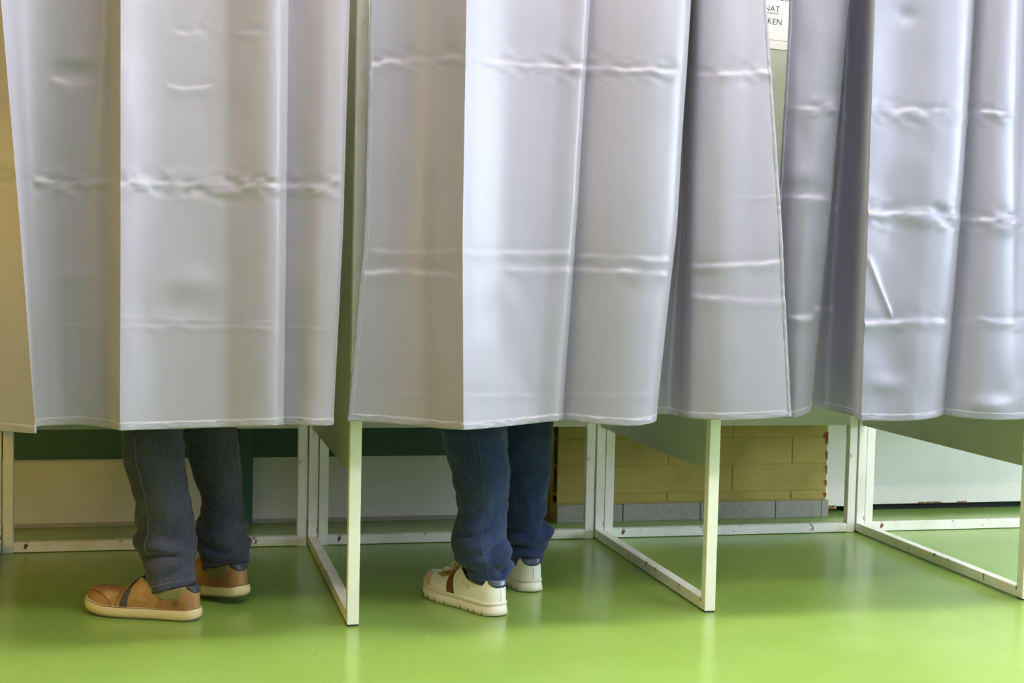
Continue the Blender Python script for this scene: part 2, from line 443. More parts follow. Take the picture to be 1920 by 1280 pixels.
class Curtain:
    def __init__(s, ctrl, creases, seed, rough=1.0):
        s.ctrl = np.array([c[:6] for c in ctrl], float)
        s.sharp = [bool(c[6]) if len(c) > 6 else False for c in ctrl]
        s.cre = creases; s.seed = seed; s.rough = rough
        # arc length parameter along the hem
        c = s.ctrl
        dx = np.diff(c[:, 1])*0.00124; dd = np.diff((c[:, 3]+c[:, 4])/2)
        s.u = np.concatenate([[0], np.cumsum(np.hypot(dx, dd)+1e-4)])
        s.len = s.u[-1]
    def sample(s, uu, tt, wr=True):
        """points for parameters uu (along) and tt (0 hem .. 1 rod): array (len(tt), len(uu), 3)"""
        v = hermite(s.u, s.ctrl, s.sharp, uu)      # x0, x430, xb, dtop, dbot, yb
        hem = at_y(v[:, 2], v[:, 5], YC-v[:, 4])
        zb = hem[:, 2]
        T = tt[:, None]
        Z = zb[None]+(ZROD-zb[None])*T
        f = sstep(0.0, 0.75, T)
        D = v[:, 4][None]*(1-f)+v[:, 3][None]*f
        Y = YC-D
        X = np.repeat(hem[:, 0][None], len(tt), 0)
        yb = v[:, 5][None]
        for _ in range(3):
            _, py = project(np.stack([X, Y, Z], -1))
            lo = v[:, 1]+(v[:, 0]-v[:, 1])*(430-py)/430.0
            lo = np.where(py < 0, v[:, 0]+(v[:, 0]-v[:, 1])*0.35*np.clip(-py, 0, 400)/430.0, lo)
            hi = v[:, 1]+(v[:, 2]-v[:, 1])*(py-430)/(yb-430)
            k = sstep(330, 530, py)
            PX = lo*(1-k)+hi*k
            X = at_y(PX, py, Y)[..., 0]
        if wr:
            U = uu[None]+0*T
            d = np.zeros_like(X)
            d += 0.0022*s.rough*noise2(U*9+s.seed, Z*5, s.seed)
            d += 0.0032*noise2(U*13+s.seed*3, Z*0.9, s.seed+14)
            d += 0.0012*s.rough*noise2(U*22+s.seed, Z*16, s.seed+1)*(0.5+0.5*noise2(U*5, Z*4, s.seed+2))
            for (cy, xa, xb, amp, wid, slope, curve, puck) in s.cre:
                xm = (xa+xb)/2; hw = (xb-xa)/2
                q = (PX-xm)/hw
                line = cy+slope*(PX-xm)+curve*(q*q)+2.0*noise2(PX/23.0, PX*0+cy*.1, s.seed+5)
                e = (py-line)
                win = sstep(1.08, 0.85, np.abs(q))
                mod = 0.7+0.45*noise2(PX/38.0, PX*0+cy*.37, s.seed+6)
                tent = np.exp(-np.abs(e)/wid)
                step = np.tanh(e/wid)*np.exp(-(e/(wid*3.5))**2)
                d += win*amp*mod*(0.72*tent+0.7*step)
                if puck:
                    nn = noise2((PX+e*0.7)/15.0, py/11.0+cy, s.seed+8)*0.6+noise2((PX-e*0.9)/26.0, py/19.0+cy, s.seed+9)
                    d += 1.2*win*puck*nn*np.exp(-(e/26.0)**2)
            for (xa, ya, xb, yb2, amp, wid) in getattr(s, 'scars', []):
                L = math.hypot(xb-xa, yb2-ya)
                w = ((PX-xa)*(xb-xa)+(py-ya)*(yb2-ya))/L
                n_ = (-(PX-xa)*(yb2-ya)+(py-ya)*(xb-xa))/L
                d += amp*sstep(-4, 12, w)*sstep(L+4, L-12, w)*(np.exp(-np.abs(n_)/wid))
            # gentle dents in the cloth
            for (cx, cy, rx, ry, amp) in getattr(s, 'dents', []):
                rr = ((PX-cx)/rx)**2+((py-cy)/ry)**2
                d += amp*np.exp(-rr)
            Y = Y-d
        return np.stack([X, Y, Z], -1)

def build_curtain(cv, mat, label, edges, ncol=300, nrow=330):
    c0 = cv.sample(np.array([cv.len/2]), np.array([0.0]), False)[0, 0]
    root = empty('booth_curtain', (c0[0], YC, c0[2]))
    off = np.array([c0[0], YC, c0[2]])
    uu = np.linspace(0, cv.len, ncol)
    # put columns on the corners
    for k in range(len(cv.u)):
        if cv.sharp[k]: uu[np.argmin(np.abs(uu-cv.u[k]))] = cv.u[k]
    tt = np.linspace(0, 1, nrow)
    P = cv.sample(uu, tt)-off
    fab = pydata('fabric', P.reshape(-1, 3), grid_faces(nrow, ncol), mat, root, True)
    # keep the hard creases crisp
    sharp_cols = [int(np.argmin(np.abs(uu-cv.u[k]))) for k in range(len(cv.u)) if cv.sharp[k]]
    me = fab.data
    sc = set(sharp_cols)
    if sc:
        at = me.attributes.new('sharp_edge', 'BOOLEAN', 'EDGE')
        ev = np.empty(len(me.edges)*2, int); me.edges.foreach_get('vertices', ev); ev = ev.reshape(-1, 2)
        fl = (ev[:, 0] % ncol == ev[:, 1] % ncol) & np.isin(ev[:, 0] % ncol, list(sc))
        at.data.foreach_set('value', fl)
    # folded hem: a slightly thicker band along the bottom
    th = np.array([0.0, 0.0, 0.0006, 0.003, 0.006, 0.009, 0.0098, 0.0104])
    offs = np.array([0.0, 0.0008, 0.0012, 0.0013, 0.0013, 0.0012, 0.0009, 0.0])
    H = cv.sample(uu, np.clip(th, 0, 1))
    nrm = np.gradient(H[2], axis=0); nrm = np.stack([nrm[:, 1], -nrm[:, 0]], -1)
    nrm /= np.linalg.norm(nrm, axis=1)[:, None]+1e-9
    for r in range(len(th)):
        pk = 1+0.9*noise2(uu*75+r*0.9, uu*0+r*0.8, cv.seed+3)
        H[r, :, 0] += nrm[:, 0]*offs[r]*pk; H[r, :, 1] += nrm[:, 1]*offs[r]*pk
    H[0, :, 2] -= 0.001
    pydata('hem', (H-off).reshape(-1, 3), grid_faces(len(th), ncol), mat, root, True)
    # dashed stitch row above the hem
    us = np.arange(0.004, cv.len-0.004, 0.0062)
    A = cv.sample(us, np.array([0.0112]))[0]; B = cv.sample(us+0.0042, np.array([0.0112]))[0]
    vs, fs = [], []
    for a, b in zip(A, B):
        t = b-a; t[2] = 0; L = np.linalg.norm(t)+1e-9; nn = np.array([t[1], -t[0], 0])/L
        base = len(vs)
        for p in (a, b):
            vs += [p+nn*0.0007+np.array([0, 0, dz])-off for dz in (-0.0005, 0.0005)]
            vs += [p-nn*0.0002+np.array([0, 0, dz])-off for dz in (-0.0005, 0.0005)]
        q = base
        fs += [(q, q+4, q+5, q+1), (q+1, q+5, q+7, q+3), (q, q+2, q+6, q+4), (q, q+1, q+3, q+2), (q+4, q+6, q+7, q+5)]
    o = pydata('stitching', vs, fs, M['thread'], root); o['kind'] = 'stuff'
    # folded side hems
    for side in edges:
        w = np.array([0, 0.0006, 0.004, 0.0085, 0.0092])
        ue = w if side == 'left' else cv.len-w[::-1]
        t2 = np.linspace(0, 1, 260)
        G = cv.sample(ue, t2)
        ofx = np.array([0.0, 0.0018, 0.0022, 0.0014, 0.0])
        if side == 'right': ofx = ofx[::-1]
        pk = 1+0.7*noise2(t2*140, t2*0, cv.seed+4)
        G[:, :, 1] -= ofx[None]*pk[:, None]
        pydata('side_hem', (G-off).reshape(-1, 3), grid_faces(260, 5), mat, root, True)
        t3 = np.arange(0.006, 0.99, 0.0045)
        ux = np.array([0.0105 if side == 'left' else cv.len-0.0105])
        A = cv.sample(ux, t3)[:, 0]; B = cv.sample(ux, t3+0.003)[:, 0]
        vs, fs = [], []
        for a, b in zip(A, B):
            base = len(vs)
            for p in (a, b):
                vs += [p+np.array([dx, -0.0007, 0])-off for dx in (-0.0004, 0.0004)]
            fs.append((base, base+1, base+3, base+2))
        o = pydata('stitching', vs, fs, M['thread'], root); o['kind'] = 'stuff'
    tag(root, label, 'curtain', 'booth curtains')
    return root

# columns: x at the picture's top, x at mid height, x at the hem, depth at top, depth at hem, hem row, corner
c1 = Curtain([
    (-260, -260, -255, .02, .03, 806), (-170, -170, -170, .09, .08, 812), (-90, -90, -100, .0, .0, 800),
    (-30, -15, -5, .07, .08, 806), (2, 38, 67, .12, .13, 812, 1), (34, 52, 68, .085, .065, 800),
    (85, 92, 108, .058, .04, 796), (150, 138, 150, .05, .045, 795), (190, 175, 188, .052, .065, 799),
    (226, 226, 225, .125, .145, 806, 1), (300, 300, 300, .09, .11, 804), (420, 420, 420, .075, .09, 800),
    (528, 527, 523, .088, .09, 796), (541, 537, 532, .045, .05, 795, 1), (565, 560, 552, .06, .065, 795),
    (620, 605, 590, .082, .085, 797), (652, 640, 622, .07, .07, 796), (656, 643, 625, .04, .04, 795)],
    [(345, -40, 655, .0022, 3.5, .018, 0, .0022), (612, 60, 640, .0012, 2.5, .01, 0, .0004),
     (600, 225, 530, .0012, 3.0, .03, 0, 0), (62, 330, 545, .0010, 3.0, .0, 0, .0005), (160, 95, 190, .0020, 5, .02, -14, .0004), (168, 310, 400, .0012, 4, 0, -10, .0002)], 1)
c1.dents = [(145, 135, 45, 22, -.006), (150, 112, 40, 14, .003), (365, 528, 40, 22, .004), (340, 575, 60, 22, -.003),
            (140, 520, 40, 18, .003), (500, 310, 30, 40, .003)]
c2 = Curtain([
    (694, 683, 652, .03, .04, 788), (740, 735, 710, .035, .05, 791), (785, 780, 775, .05, .075, 796),
    (830, 825, 825, .10, .14, 802), (875, 868, 869, .175, .205, 805, 1), (905, 898, 900, .14, .17, 803),
    (960, 950, 950, .10, .13, 798), (1050, 1025, 1005, .085, .10, 792), (1100, 1074, 1046, .09, .09, 788),
    (1107, 1080, 1055, .055, .055, 787, 1), (1120, 1092, 1068, .065, .07, 788), (1180, 1150, 1120, .10, .11, 793),
    (1250, 1225, 1190, .11, .12, 797), (1288, 1262, 1222, .09, .10, 792), (1295, 1268, 1229, .04, .06, 788),
    (1286, 1263, 1233, -.05, -.04, 776), (1288, 1275, 1250, -.085, -.06, 775), (1297, 1286, 1275, -.04, -.02, 781),
    (1313, 1302, 1295, .03, .045, 784), (1350, 1345, 1345, .055, .08, 786), (1395, 1400, 1410, .055, .08, 785),
    (1425, 1452, 1470, .05, .07, 781), (1437, 1466, 1484, .045, .065, 780)],
    [(112, 690, 875, .0026, 4, -.07, 3, .0010), (128, 880, 1290, .0026, 3.5, .045, -4, .0012),
     (472, 690, 868, .0022, 4, .0, -3, .0005), (512, 670, 860, .0032, 5, .03, 4, .0004),
     (474, 872, 1068, .0024, 4, .0, -2, .0003), (507, 940, 1262, .0028, 5, .03, 4, .0004), (484, 1078, 1262, .0024, 4, .05, 0, .0003),
     (140, 1300, 1460, .0040, 4, -.04, -3, .0012), (497, 1290, 1476, .0044, 4, -.06, -3, .0003), (563, 1280, 1480, .0036, 6, .07, -3, .0003),
     (372, 1300, 1466, .0008, 2, -.04, 0, 0), (740, 700, 1230, .0008, 3, 0, 0, 0)], 2, 0.8)
c2.dents = [(850, 40, 18, 40, .004), (1000, 100, 40, 60, -.003), (1310, 520, 30, 20, -.004)]
c3 = Curtain([
    (1480, 1455, 1440, -.02, -.02, 782), (1510, 1485, 1475, .02, .02, 782), (1550, 1520, 1495, .04, .035, 781),
    (1585, 1550, 1517, .03, .02, 772), (1591, 1553, 1521, .0, .0, 766), (1583, 1547, 1520, -.07, -.06, 764),
    (1592, 1566, 1545, -.17, -.15, 766), (1618, 1596, 1580, -.11, -.09, 773), (1641, 1627, 1615, .10, .11, 787, 1),
    (1690, 1670, 1655, .085, .10, 788), (1770, 1745, 1715, .09, .10, 787), (1815, 1788, 1752, .07, .08, 782),
    (1828, 1800, 1768, .02, .03, 776, 1), (1850, 1825, 1795, .05, .06, 780), (1885, 1865, 1840, .075, .09, 785),
    (1910, 1900, 1890, .06, .08, 786), (1918, 1910, 1915, .03, .06, 785), (1950, 1945, 1945, .02, .03, 782),
    (2010, 2010, 2010, .08, .08, 786), (2080, 2080, 2080, .03, .04, 784)],
    [(205, 1450, 1640, .0022, 4, .03, 0, .0020), (208, 1636, 1828, .0022, 5, .02, 0, .0018), (212, 1820, 1910, .004, 4, 0, 0, .0022),
     (372, 1455, 1555, .0060, 7, .08, 0, .0010), (395, 1555, 1625, .0028, 4, .05, 0, .0010),
     (402, 1622, 1802, .0050, 5, .03, 0, .0022), (412, 1795, 1925, .0034, 5, .02, 0, .0022),
     (582, 1525, 1620, .0034, 4, .05, 0, .0003), (603, 1612, 1786, .0055, 5, -.03, 3, .0008), (600, 1784, 1920, .0045, 4, .02, 4, .0008),
     (598, 1478, 1525, .006, 5, -.05, 0, .001)], 3, 1.5)
c3.scars = [(1626, 480, 1672, 598, .007, 3.5)]
c3.dents = [(1500, 100, 20, 40, -.006), (1495, 330, 30, 22, .005), (1505, 260, 16, 30, -.004), (1660, 720, 30, 16, .006),
            (1690, 690, 24, 40, -.004), (1850, 760, 40, 16, .008), (1690, 300, 30, 50, .003), (1700, 30, 20, 14, -.004)]
build_curtain(c1, CURT[0], 'grey satin curtain in front of the tan-shoed voter, brightest and yellowish at left', ['right'])
build_curtain(c2, CURT[1], 'wide grey satin curtain in front of the white-shoed voter with stitched edges', ['left', 'right'])
build_curtain(c3, CURT[2], 'creased blue-grey satin curtain at the right in front of the empty booth', ['left'], 320)

# the rods the curtains hang from, fixed to the tops of the partitions
for i, nm in enumerate(('over the tan-shoed voter', 'over the white-shoed voter', 'over the empty booth')):
    xa = X0+SP*(i-1); r = empty('curtain_rod', (xa, YC, ZROD))
    tube('rod', [(0.0, 0, 0.022), (0.88, 0, 0.022)], 0.010, M['steel'], r, 12)
    for x in (0.014,):
        box('bracket', (x-0.01, 0, -0.012), (x+0.01, Y0-YC, 0.018), M['steel'], r, 0.002)
    tag(r, 'steel curtain rod above the picture '+nm, 'curtain rod', 'curtain rods')

# ------------------------------------------------------------------ shoes
OUT = [(0, 0), (.018, .018), (.062, .029), (.14, .034), (.24, .0365), (.42, .040), (.62, .049), (.78, .050), (.90, .040), (.972, .022),
       (1.0, -.002), (.975, -.024), (.89, -.039), (.75, -.046), (.58, -.044), (.40, -.036), (.24, -.034), (.14, -.032), (.062, -.0275), (.018, -.017)]
NO = 120
def outline():
    P = np.array(OUT); K = len(P)
    u = np.linspace(0, K, NO, endpoint=False); i = np.floor(u).astype(int); t = (u-i)[:, None]
    p0, p1, p2, p3 = (P[(i+k) % K] for k in (-1, 0, 1, 2))
    return 0.5*(2*p1+(p2-p0)*t+(2*p0-5*p1+4*p2-p3)*t**2+(3*p1-p0-3*p2+p3)*t**3)
OL = outline()

class Shoe:
    def __init__(s, L, side, sole_h, collar_z, toe_h, spring, heel_flare=0.0, cf=0.50):
        s.L, s.side, s.sh, s.cz, s.th, s.sp, s.cf = L, side, sole_h, collar_z, toe_h, spring, cf
    def lift(s, x):                       # toe spring
        return s.sp*np.clip((x/s.L-0.62)/0.38, 0, 1)**2+0.003*np.clip((0.10-x/s.L)/0.10, 0, 1)**2
    def base(s, o, inset=0.0015):
        c = np.array([0.5, 0.0])
        x = o[..., 0]*s.L; y = o[..., 1]*s.side*s.L/0.29
        k = 1-inset/0.045
        return (x-s.L*.5)*(1-inset/(s.L*.5))+s.L*.5, y*k
    def S(s, o, t):
        """point on the upper: o outline points (…,2), t 0 feather line .. 1 collar or ridge"""
        x, y = s.base(o)
        xs = o[..., 0]; L = s.L
        zb = s.sh*0.86+s.lift(x)
        cf = s.cf
        # target
        a = np.clip((xs-0.0)/cf, 0, 1)
        xr = np.where(xs < cf, (0.035+(cf-0.035)*a)*L, L*(cf+(xs-cf)*0.90))
        cw = 0.035*np.sqrt(np.clip(1-((a-0.46)/0.56)**2, 0, 1))
        yr = np.where(xs < cf, np.sign(y)*cw, 0.0)*np.where(np.abs(y) < 1e-6, 0, 1)
        yr = np.where(xs < cf, yr, 0.004*s.side*np.clip((xs-cf)/0.3, 0, 1))
        zc = s.cz*(1.0-0.16*np.exp(-((xs-0.24)/0.14)**2))
        zc = zc+0.012*np.clip((xs-0.30)/0.2, 0, 1)
        rid = np.interp(xs, [cf, 0.6, 0.7, 0.80, 0.90, 1.0], [s.cz+0.010, s.cz*0.90, s.cz*0.74, s.th*1.08, s.th, s.th*0.82])+s.lift(x)*0.8
        zr = np.where(xs < cf, zc, rid)
        fr = sstep(0.30, 0.60, xs)
        h_round = 1-np.cos(t*math.pi/2)**(1.05)
        h_heel = 0.55*t**2+0.45*t-0.55*np.sin(math.pi*t)*0.66
        hh = h_heel*(1-fr)+h_round*fr
        vv_r = np.sin(t*math.pi/2)**0.92
        vv = t*(1-fr)+vv_r*fr
        X = x+(xr-x)*hh; Y = y+(yr-y)*hh; Z = zb+(zr-zb)*vv
        return np.stack([X, Y, Z], -1)
    def normal(s, o, t, e=1e-3):
        a = s.S(o, np.clip(t+e, 0, 1))-s.S(o, np.clip(t-e, 0, 1))
        oo = s.opar
        return a
    def at(s, xs, outer=True):
        """outline point with given length fraction on one side"""
        xs = np.asarray(xs, float)
        k = int(np.argmax(OL[:, 0]))
        seg = OL[:k+1] if outer else np.concatenate([OL[k:], OL[:1]])[::-1]
        return np.stack([xs, np.interp(xs, seg[:, 0], seg[:, 1])], -1)
    def upper(s, mat, parent, name='upper', nt=26):
        t = np.linspace(0, 1, nt)
        P = s.S(np.repeat(OL[None], nt, 0), np.repeat(t[:, None], NO, 1))
        return pydata(name, P.reshape(-1, 3), grid_faces(nt, NO, True, s.side < 0), mat, parent, True)
    def patch(s, name, mat, parent, xa, xb, ta, tb, off=0.0012, outer=True, nu=18, nv=10, slant=None):
        """a piece lying on the upper; xa,xb,ta,tb may be functions of the other 0..1 parameter"""
        U, V = np.meshgrid(np.linspace(0, 1, nu), np.linspace(0, 1, nv))
        g = lambda q, w: q(w) if callable(q) else q+0*w
        X = g(xa, V)*(1-U)+g(xb, V)*U
        T = g(ta, U)*(1-V)+g(tb, U)*V
        o = s.at(X, outer)
        P = s.S(o, T)
        du = s.S(s.at(X+0.004, outer), T)-s.S(s.at(X-0.004, outer), T)
        dv = s.S(o, np.minimum(T+0.02, 1))-s.S(o, np.maximum(T-0.02, 0))
        n = np.cross(du, dv); n /= np.linalg.norm(n, axis=-1)[..., None]+1e-12
        c = np.array([s.L*0.4, 0, 0.03])
        sg = np.sign(np.sum(n*(P-c)*np.array([0.2, 1, 1]), -1))[..., None]; n = n*sg
        e = np.minimum.reduce([U, 1-U, V, 1-V]); of = off*np.clip(e*12, -0.2, 1)-0.0003*(e <= 0)
        P = P+n*of[..., None]
        return pydata(name, P.reshape(-1, 3), grid_faces(nv, nu), mat, parent, True)
    def heel_patch(s, name, mat, parent, xm, ta, tb, off=0.0012, nu=40, nv=10):
        """a piece wrapped round the heel, from length fraction xm on one side to the other"""
        k = np.where(OL[:, 0] < xm)[0]
        idx = sorted(k, key=lambda q: q if q < NO/2 else q-NO)
        o1 = OL[idx]
        nu = len(o1)
        U, V = np.meshgrid(np.linspace(0, 1, nu), np.linspace(0, 1, nv))
        g = lambda q, w: q(w) if callable(q) else q+0*w
        T = g(ta, U)*(1-V)+g(tb, U)*V
        P = s.S(np.repeat(o1[None], nv, 0), T)
        c = np.array([s.L*0.18, 0, 0])
        n = P-c; n[..., 2] = 0.004; n /= np.linalg.norm(n, axis=-1)[..., None]
        e = np.minimum.reduce([U, 1-U, V, 1-V]); of = off*np.clip(e*12, -0.2, 1)
        P = P+n*of[..., None]
        return pydata(name, P.reshape(-1, 3), grid_faces(nv, nu), mat, parent, True)
    def line(s, name, mat, parent, xs, ts, rad=0.0006, outer=True, off=0.0008):
        xs = np.asarray(xs, float); ts = np.asarray(ts, float)
        P = s.S(s.at(xs, outer), ts)
        c = np.array([s.L*0.5, 0, 0.03])
        n = P-c; n[:, 0] *= 0.2; n /= np.linalg.norm(n, axis=1)[:, None]
        return tube(name, P+n*off, rad, mat, parent, 6)
    def sole(s, name, mat, parent, rings):
        """rings: (z fraction of sole height, outset)"""
        P = []
        for (zf, ou) in rings:
            x, y = s.base(OL, -ou)
            P.append(np.stack([x, y, s.sh*zf+s.lift(x)*(0.35+0.65*min(1, zf*1.5+0.3))], -1))
        P = np.array(P)
        faces = grid_faces(len(rings), NO, True, s.side < 0)
        faces.append(tuple(range(NO))[::-1 if s.side > 0 else 1]); faces.append(tuple((len(rings)-1)*NO+k for k in range(NO)))
        return pydata(name, P.reshape(-1, 3), faces, mat, parent, True)

def shoe_root(parent, heel, yaw, pitch=0.0, label=None):
    r = empty('shoe'); r.parent = parent
    r.location = Vector(heel)-parent.location
    r.rotation_euler = (0, pitch, yaw)
    if label: r['label'] = label
    return r

def slip_on(parent, heel, yaw, side, pitch=0.0, label=None):
    r = shoe_root(parent, heel, yaw, pitch, label)
    s = Shoe(0.292, side, 0.029, 0.086, 0.060, 0.014)
    s.upper(M['tan'], r)
    s.sole('midsole', M['cream_sole'], r, [(0.10, 0.000), (0.22, 0.0035), (0.5, 0.0050), (0.80, 0.0038), (0.94, 0.0026), (0.98, 0.0), (0.98, -0.012)])
    s.sole('outsole', M['outsole'], r, [(0.0, -0.006), (0.0, -0.001), (0.10, 0.0022), (0.17, 0.002), (0.18, -0.004)])
    # welt stitching
    x, y = s.base(OL, -0.0035)
    zz = s.sh*0.945+s.lift(x)
    tube('welt_stitching', np.stack([x, y, zz+0.0006], -1), 0.0007, M['stitch_brown'], r, 5, True)
    for outer in (True, False):
        s.patch('heel_counter', M['tan_dark'], r, 0.004, lambda v: 0.315-0.03*v, 0.0, lambda u: 0.60+0.22*(1-u)-0.02*u, 0.0011, outer)
        s.patch('collar_padding', M['olive'], r, lambda v: 0.06-0.02*v, lambda v: 0.37+0.11*v, lambda u: 0.80-0.32*np.sin(math.pi*np.clip(u, 0, 1)**0.9), 1.0, 0.0022, outer)
        s.patch('elastic_gore', M['elastic'], r, lambda v: 0.565-0.015*v, lambda v: 0.635-0.025*v, 0.0, 0.60, 0.0012, outer, 10, 14)
        s.patch('gore_opening', M['lining'], r, lambda v: 0.555-0.065*v, lambda v: 0.60-0.06*v, 0.58, 0.98, 0.0013, outer, 8, 12)
        s.line('seam_stitching', M['stitch_brown'], r, np.linspace(0.665, 0.63, 20), np.linspace(0.02, 0.92, 20), 0.0006, outer)
        q = np.linspace(0, 1, 30)
        s.line('apron_seam', M['stitch_brown'], r, 0.70+0.265*q, 0.04+0.50*np.sin(q*math.pi*0.5)**0.6, 0.0009, outer)
        s.line('counter_stitching', M['stitch_brown'], r, np.linspace(0.325, 0.29, 14), np.linspace(0.02, 0.6, 14), 0.0006, outer)
    s.heel_patch('heel_tab', M['heel_tab'], r, 0.045, lambda u: 0.66+0.25*np.abs(2*u-1)**2, 1.0, 0.0032)
    # round emblem pressed into the heel counter: ring with a small three-leaf device
    o_ = s.at(np.array([0.155]), True); c = s.S(o_, np.array([0.36]))[0]
    du = s.S(s.at(np.array([0.165])), np.array([0.36]))[0]-c; du /= np.linalg.norm(du)
    dv = s.S(o_, np.array([0.42]))[0]-c; dv /= np.linalg.norm(dv)
    n = np.cross(du, dv); n *= np.sign(n[1]*c[1]); c = c+n*0.0013
    em = tube('emblem', [c+du*0.0090*math.cos(a)+dv*0.0090*math.sin(a) for a in np.linspace(0, 2*math.pi, 28, endpoint=False)], 0.0005, M['stitch_brown'], r, 6, True)
    leaf = lambda ax, ay, dx, dy, w: tube('emblem_leaf', [c+du*(ax+dx*q)+dv*(ay+dy*q) for q in (0, .35, .7, 1)], [0.0004, w, w*.8, 0.0003], M['stitch_brown'], em, 6)
    leaf(0, -0.001, 0, 0.0075, 0.0014); leaf(0, -0.001, 0.0062, 0.0022, 0.0011); leaf(0, -0.001, -0.0062, 0.0022, 0.0011)
    leaf(0, -0.001, 0, -0.0060, 0.0008); leaf(-0.0055, -0.002, 0.011, 0.0, 0.0006)
    # sock or lining inside the collar
    return r, s

def sneaker(parent, heel, yaw, side, label=None):
    r = shoe_root(parent, heel, yaw, 0.0, label)
    s = Shoe(0.308, side, 0.034, 0.088, 0.060, 0.016)
    s.upper(M['white_leather'], r)
    s.sole('midsole', M['white_sole'], r, [(0.0, -0.003), (0.03, 0.0045), (0.30, 0.0032), (0.62, 0.0012), (0.66, -0.0004), (0.70, 0.0020), (0.92, 0.0018), (0.97, 0.0), (0.97, -0.012)])
    s.sole('outsole', M['outsole'], r, [(-0.02, -0.006), (-0.02, -0.002), (0.02, 0.001), (0.03, -0.004)])
    for outer in (True, False):
        s.patch('toe_cap', M['beige_suede'], r, lambda v: 0.74+0.13*v, 0.996, 0.0, lambda u: 0.66+0.0*u, 0.0012, outer, 20, 12)
        s.patch('stripe_border', M['navy'], r, lambda v: 0.452+0.060*v, lambda v: 0.548+0.055*v, 0.0, lambda u: 0.80+0*u, 0.0011, outer, 10, 16)
        s.patch('side_stripe', M['rust_stripe'], r, lambda v: 0.468+0.060*v, lambda v: 0.542+0.055*v, 0.0, lambda u: 0.80+0*u, 0.0020, outer, 10, 16)
        s.patch('eyestay', M['lace_stay'], r, lambda v: 0.51+0.02*v, lambda v: 0.81-0.02*v, lambda u: 0.52+0.14*u, 0.95, 0.0022, outer, 22, 8)
        for k in range(5):
            p = s.S(s.at(np.array([0.56+0.052*k]), outer), np.array([0.83]))[0]
            tube('eyelet', [p+np.array([0.0028*math.cos(a), 0.0014*math.sin(a), 0.0028+0.0022*math.sin(a)]) for a in np.linspace(0, 6.283, 10, endpoint=False)], 0.0008, M['lining'], r, 5, True)
        s.line('quarter_seam', M['beige_suede'], r, np.linspace(0.26, 0.36, 14), 0.60+0.1*np.sin(np.linspace(0, 3.1, 14)), 0.0009, outer)
        # grooves cut into the sole edge
        for q, xs in enumerate((0.10, 0.19, 0.26, 0.36, 0.55, 0.66, 0.76, 0.85, 0.92)):
            o = s.at(np.array([xs]), outer); x, y = s.base(o, -0.0042)
            z = 0.001+float(s.lift(x)[0])*0.5
            tube('sole_groove', [(x[0], y[0], z+0.001), (x[0]+0.002, y[0], z+0.0085)], [0.0016, 0.0006], M['lining'], r, 6)
    # laces across the throat, and a bow
    pr = None
    for k in range(5):
        xs = 0.56+0.052*k
        a = s.S(s.at(np.array([xs])), np.array([0.84]))[0]; b = s.S(s.at(np.array([xs+0.03]), False), np.array([0.84]))[0]
        q = np.linspace(0, 1, 9)[:, None]
        pts = a*(1-q)+b*q; pts[:, 2] += 0.004+0.006*np.sin(q[:, 0]*math.pi)
        tube('lace', pts, 0.0024, M['lace'], r, 6)
        pts = pts.copy(); pts[:, 0] = pts[::-1, 0]; pts[:, 2] += 0.0015
        tube('lace', pts, 0.0024, M['lace'], r, 6)
    top = s.S(s.at(np.array([0.585])), np.array([1.0]))[0]+np.array([0, 0, 0.006])
    for sg in (1, -1):
        for kk in (0, 1):
            a_ = np.linspace(0, 2*math.pi, 16)
            rr = 0.016 if kk == 0 else 0.011
            pts = [top+np.array([0.006*math.sin(a)+0.01*kk*(1-math.cos(a))*0.5, sg*rr*(1-math.cos(a))*0.8, 0.008*math.sin(a)*(1 if kk == 0 else -1)+0.004*(1-math.cos(a))]) for a in a_]
            tube('lace_bow', pts, 0.0021, M['lace'], r, 6)
        pts = [top+np.array([0.004*q, sg*0.012*q, 0.003-0.010*q*q]) for q in np.linspace(0, 2.0, 8)]
        tube('lace_end', pts, 0.0019, M['lace'], r, 6)
    # tongue
    q = np.linspace(0.50, 0.78, 12)
    T = []
    for w in np.linspace(-1, 1, 7):
        p = s.S(s.at(q), np.ones(12)); p[:, 1] += w*0.016; p[:, 2] += 0.0015-0.003*w*w
        T.append(p)
    pydata('tongue', np.array(T).reshape(-1, 3), grid_faces(7, 12), M['beige_suede'], r, True)
    s.heel_patch('collar_padding', M['navy_pad'], r, 0.045, lambda u: 0.72+0.22*np.abs(2*u-1)**2, 1.0, 0.0022)
    s.heel_patch('collar_border', M['navy'], r, 0.050, lambda u: 0.67+0.24*np.abs(2*u-1)**2, lambda u: 0.72+0.21*np.abs(2*u-1)**2, 0.0030, nv=5)
    tube('heel_seam', [s.S(OL[:1], np.array([t]))[0]+np.array([-0.0006, 0, 0]) for t in np.linspace(0.02, 0.62, 12)], 0.0006, M['beige_suede'], r, 5)
    return r, s

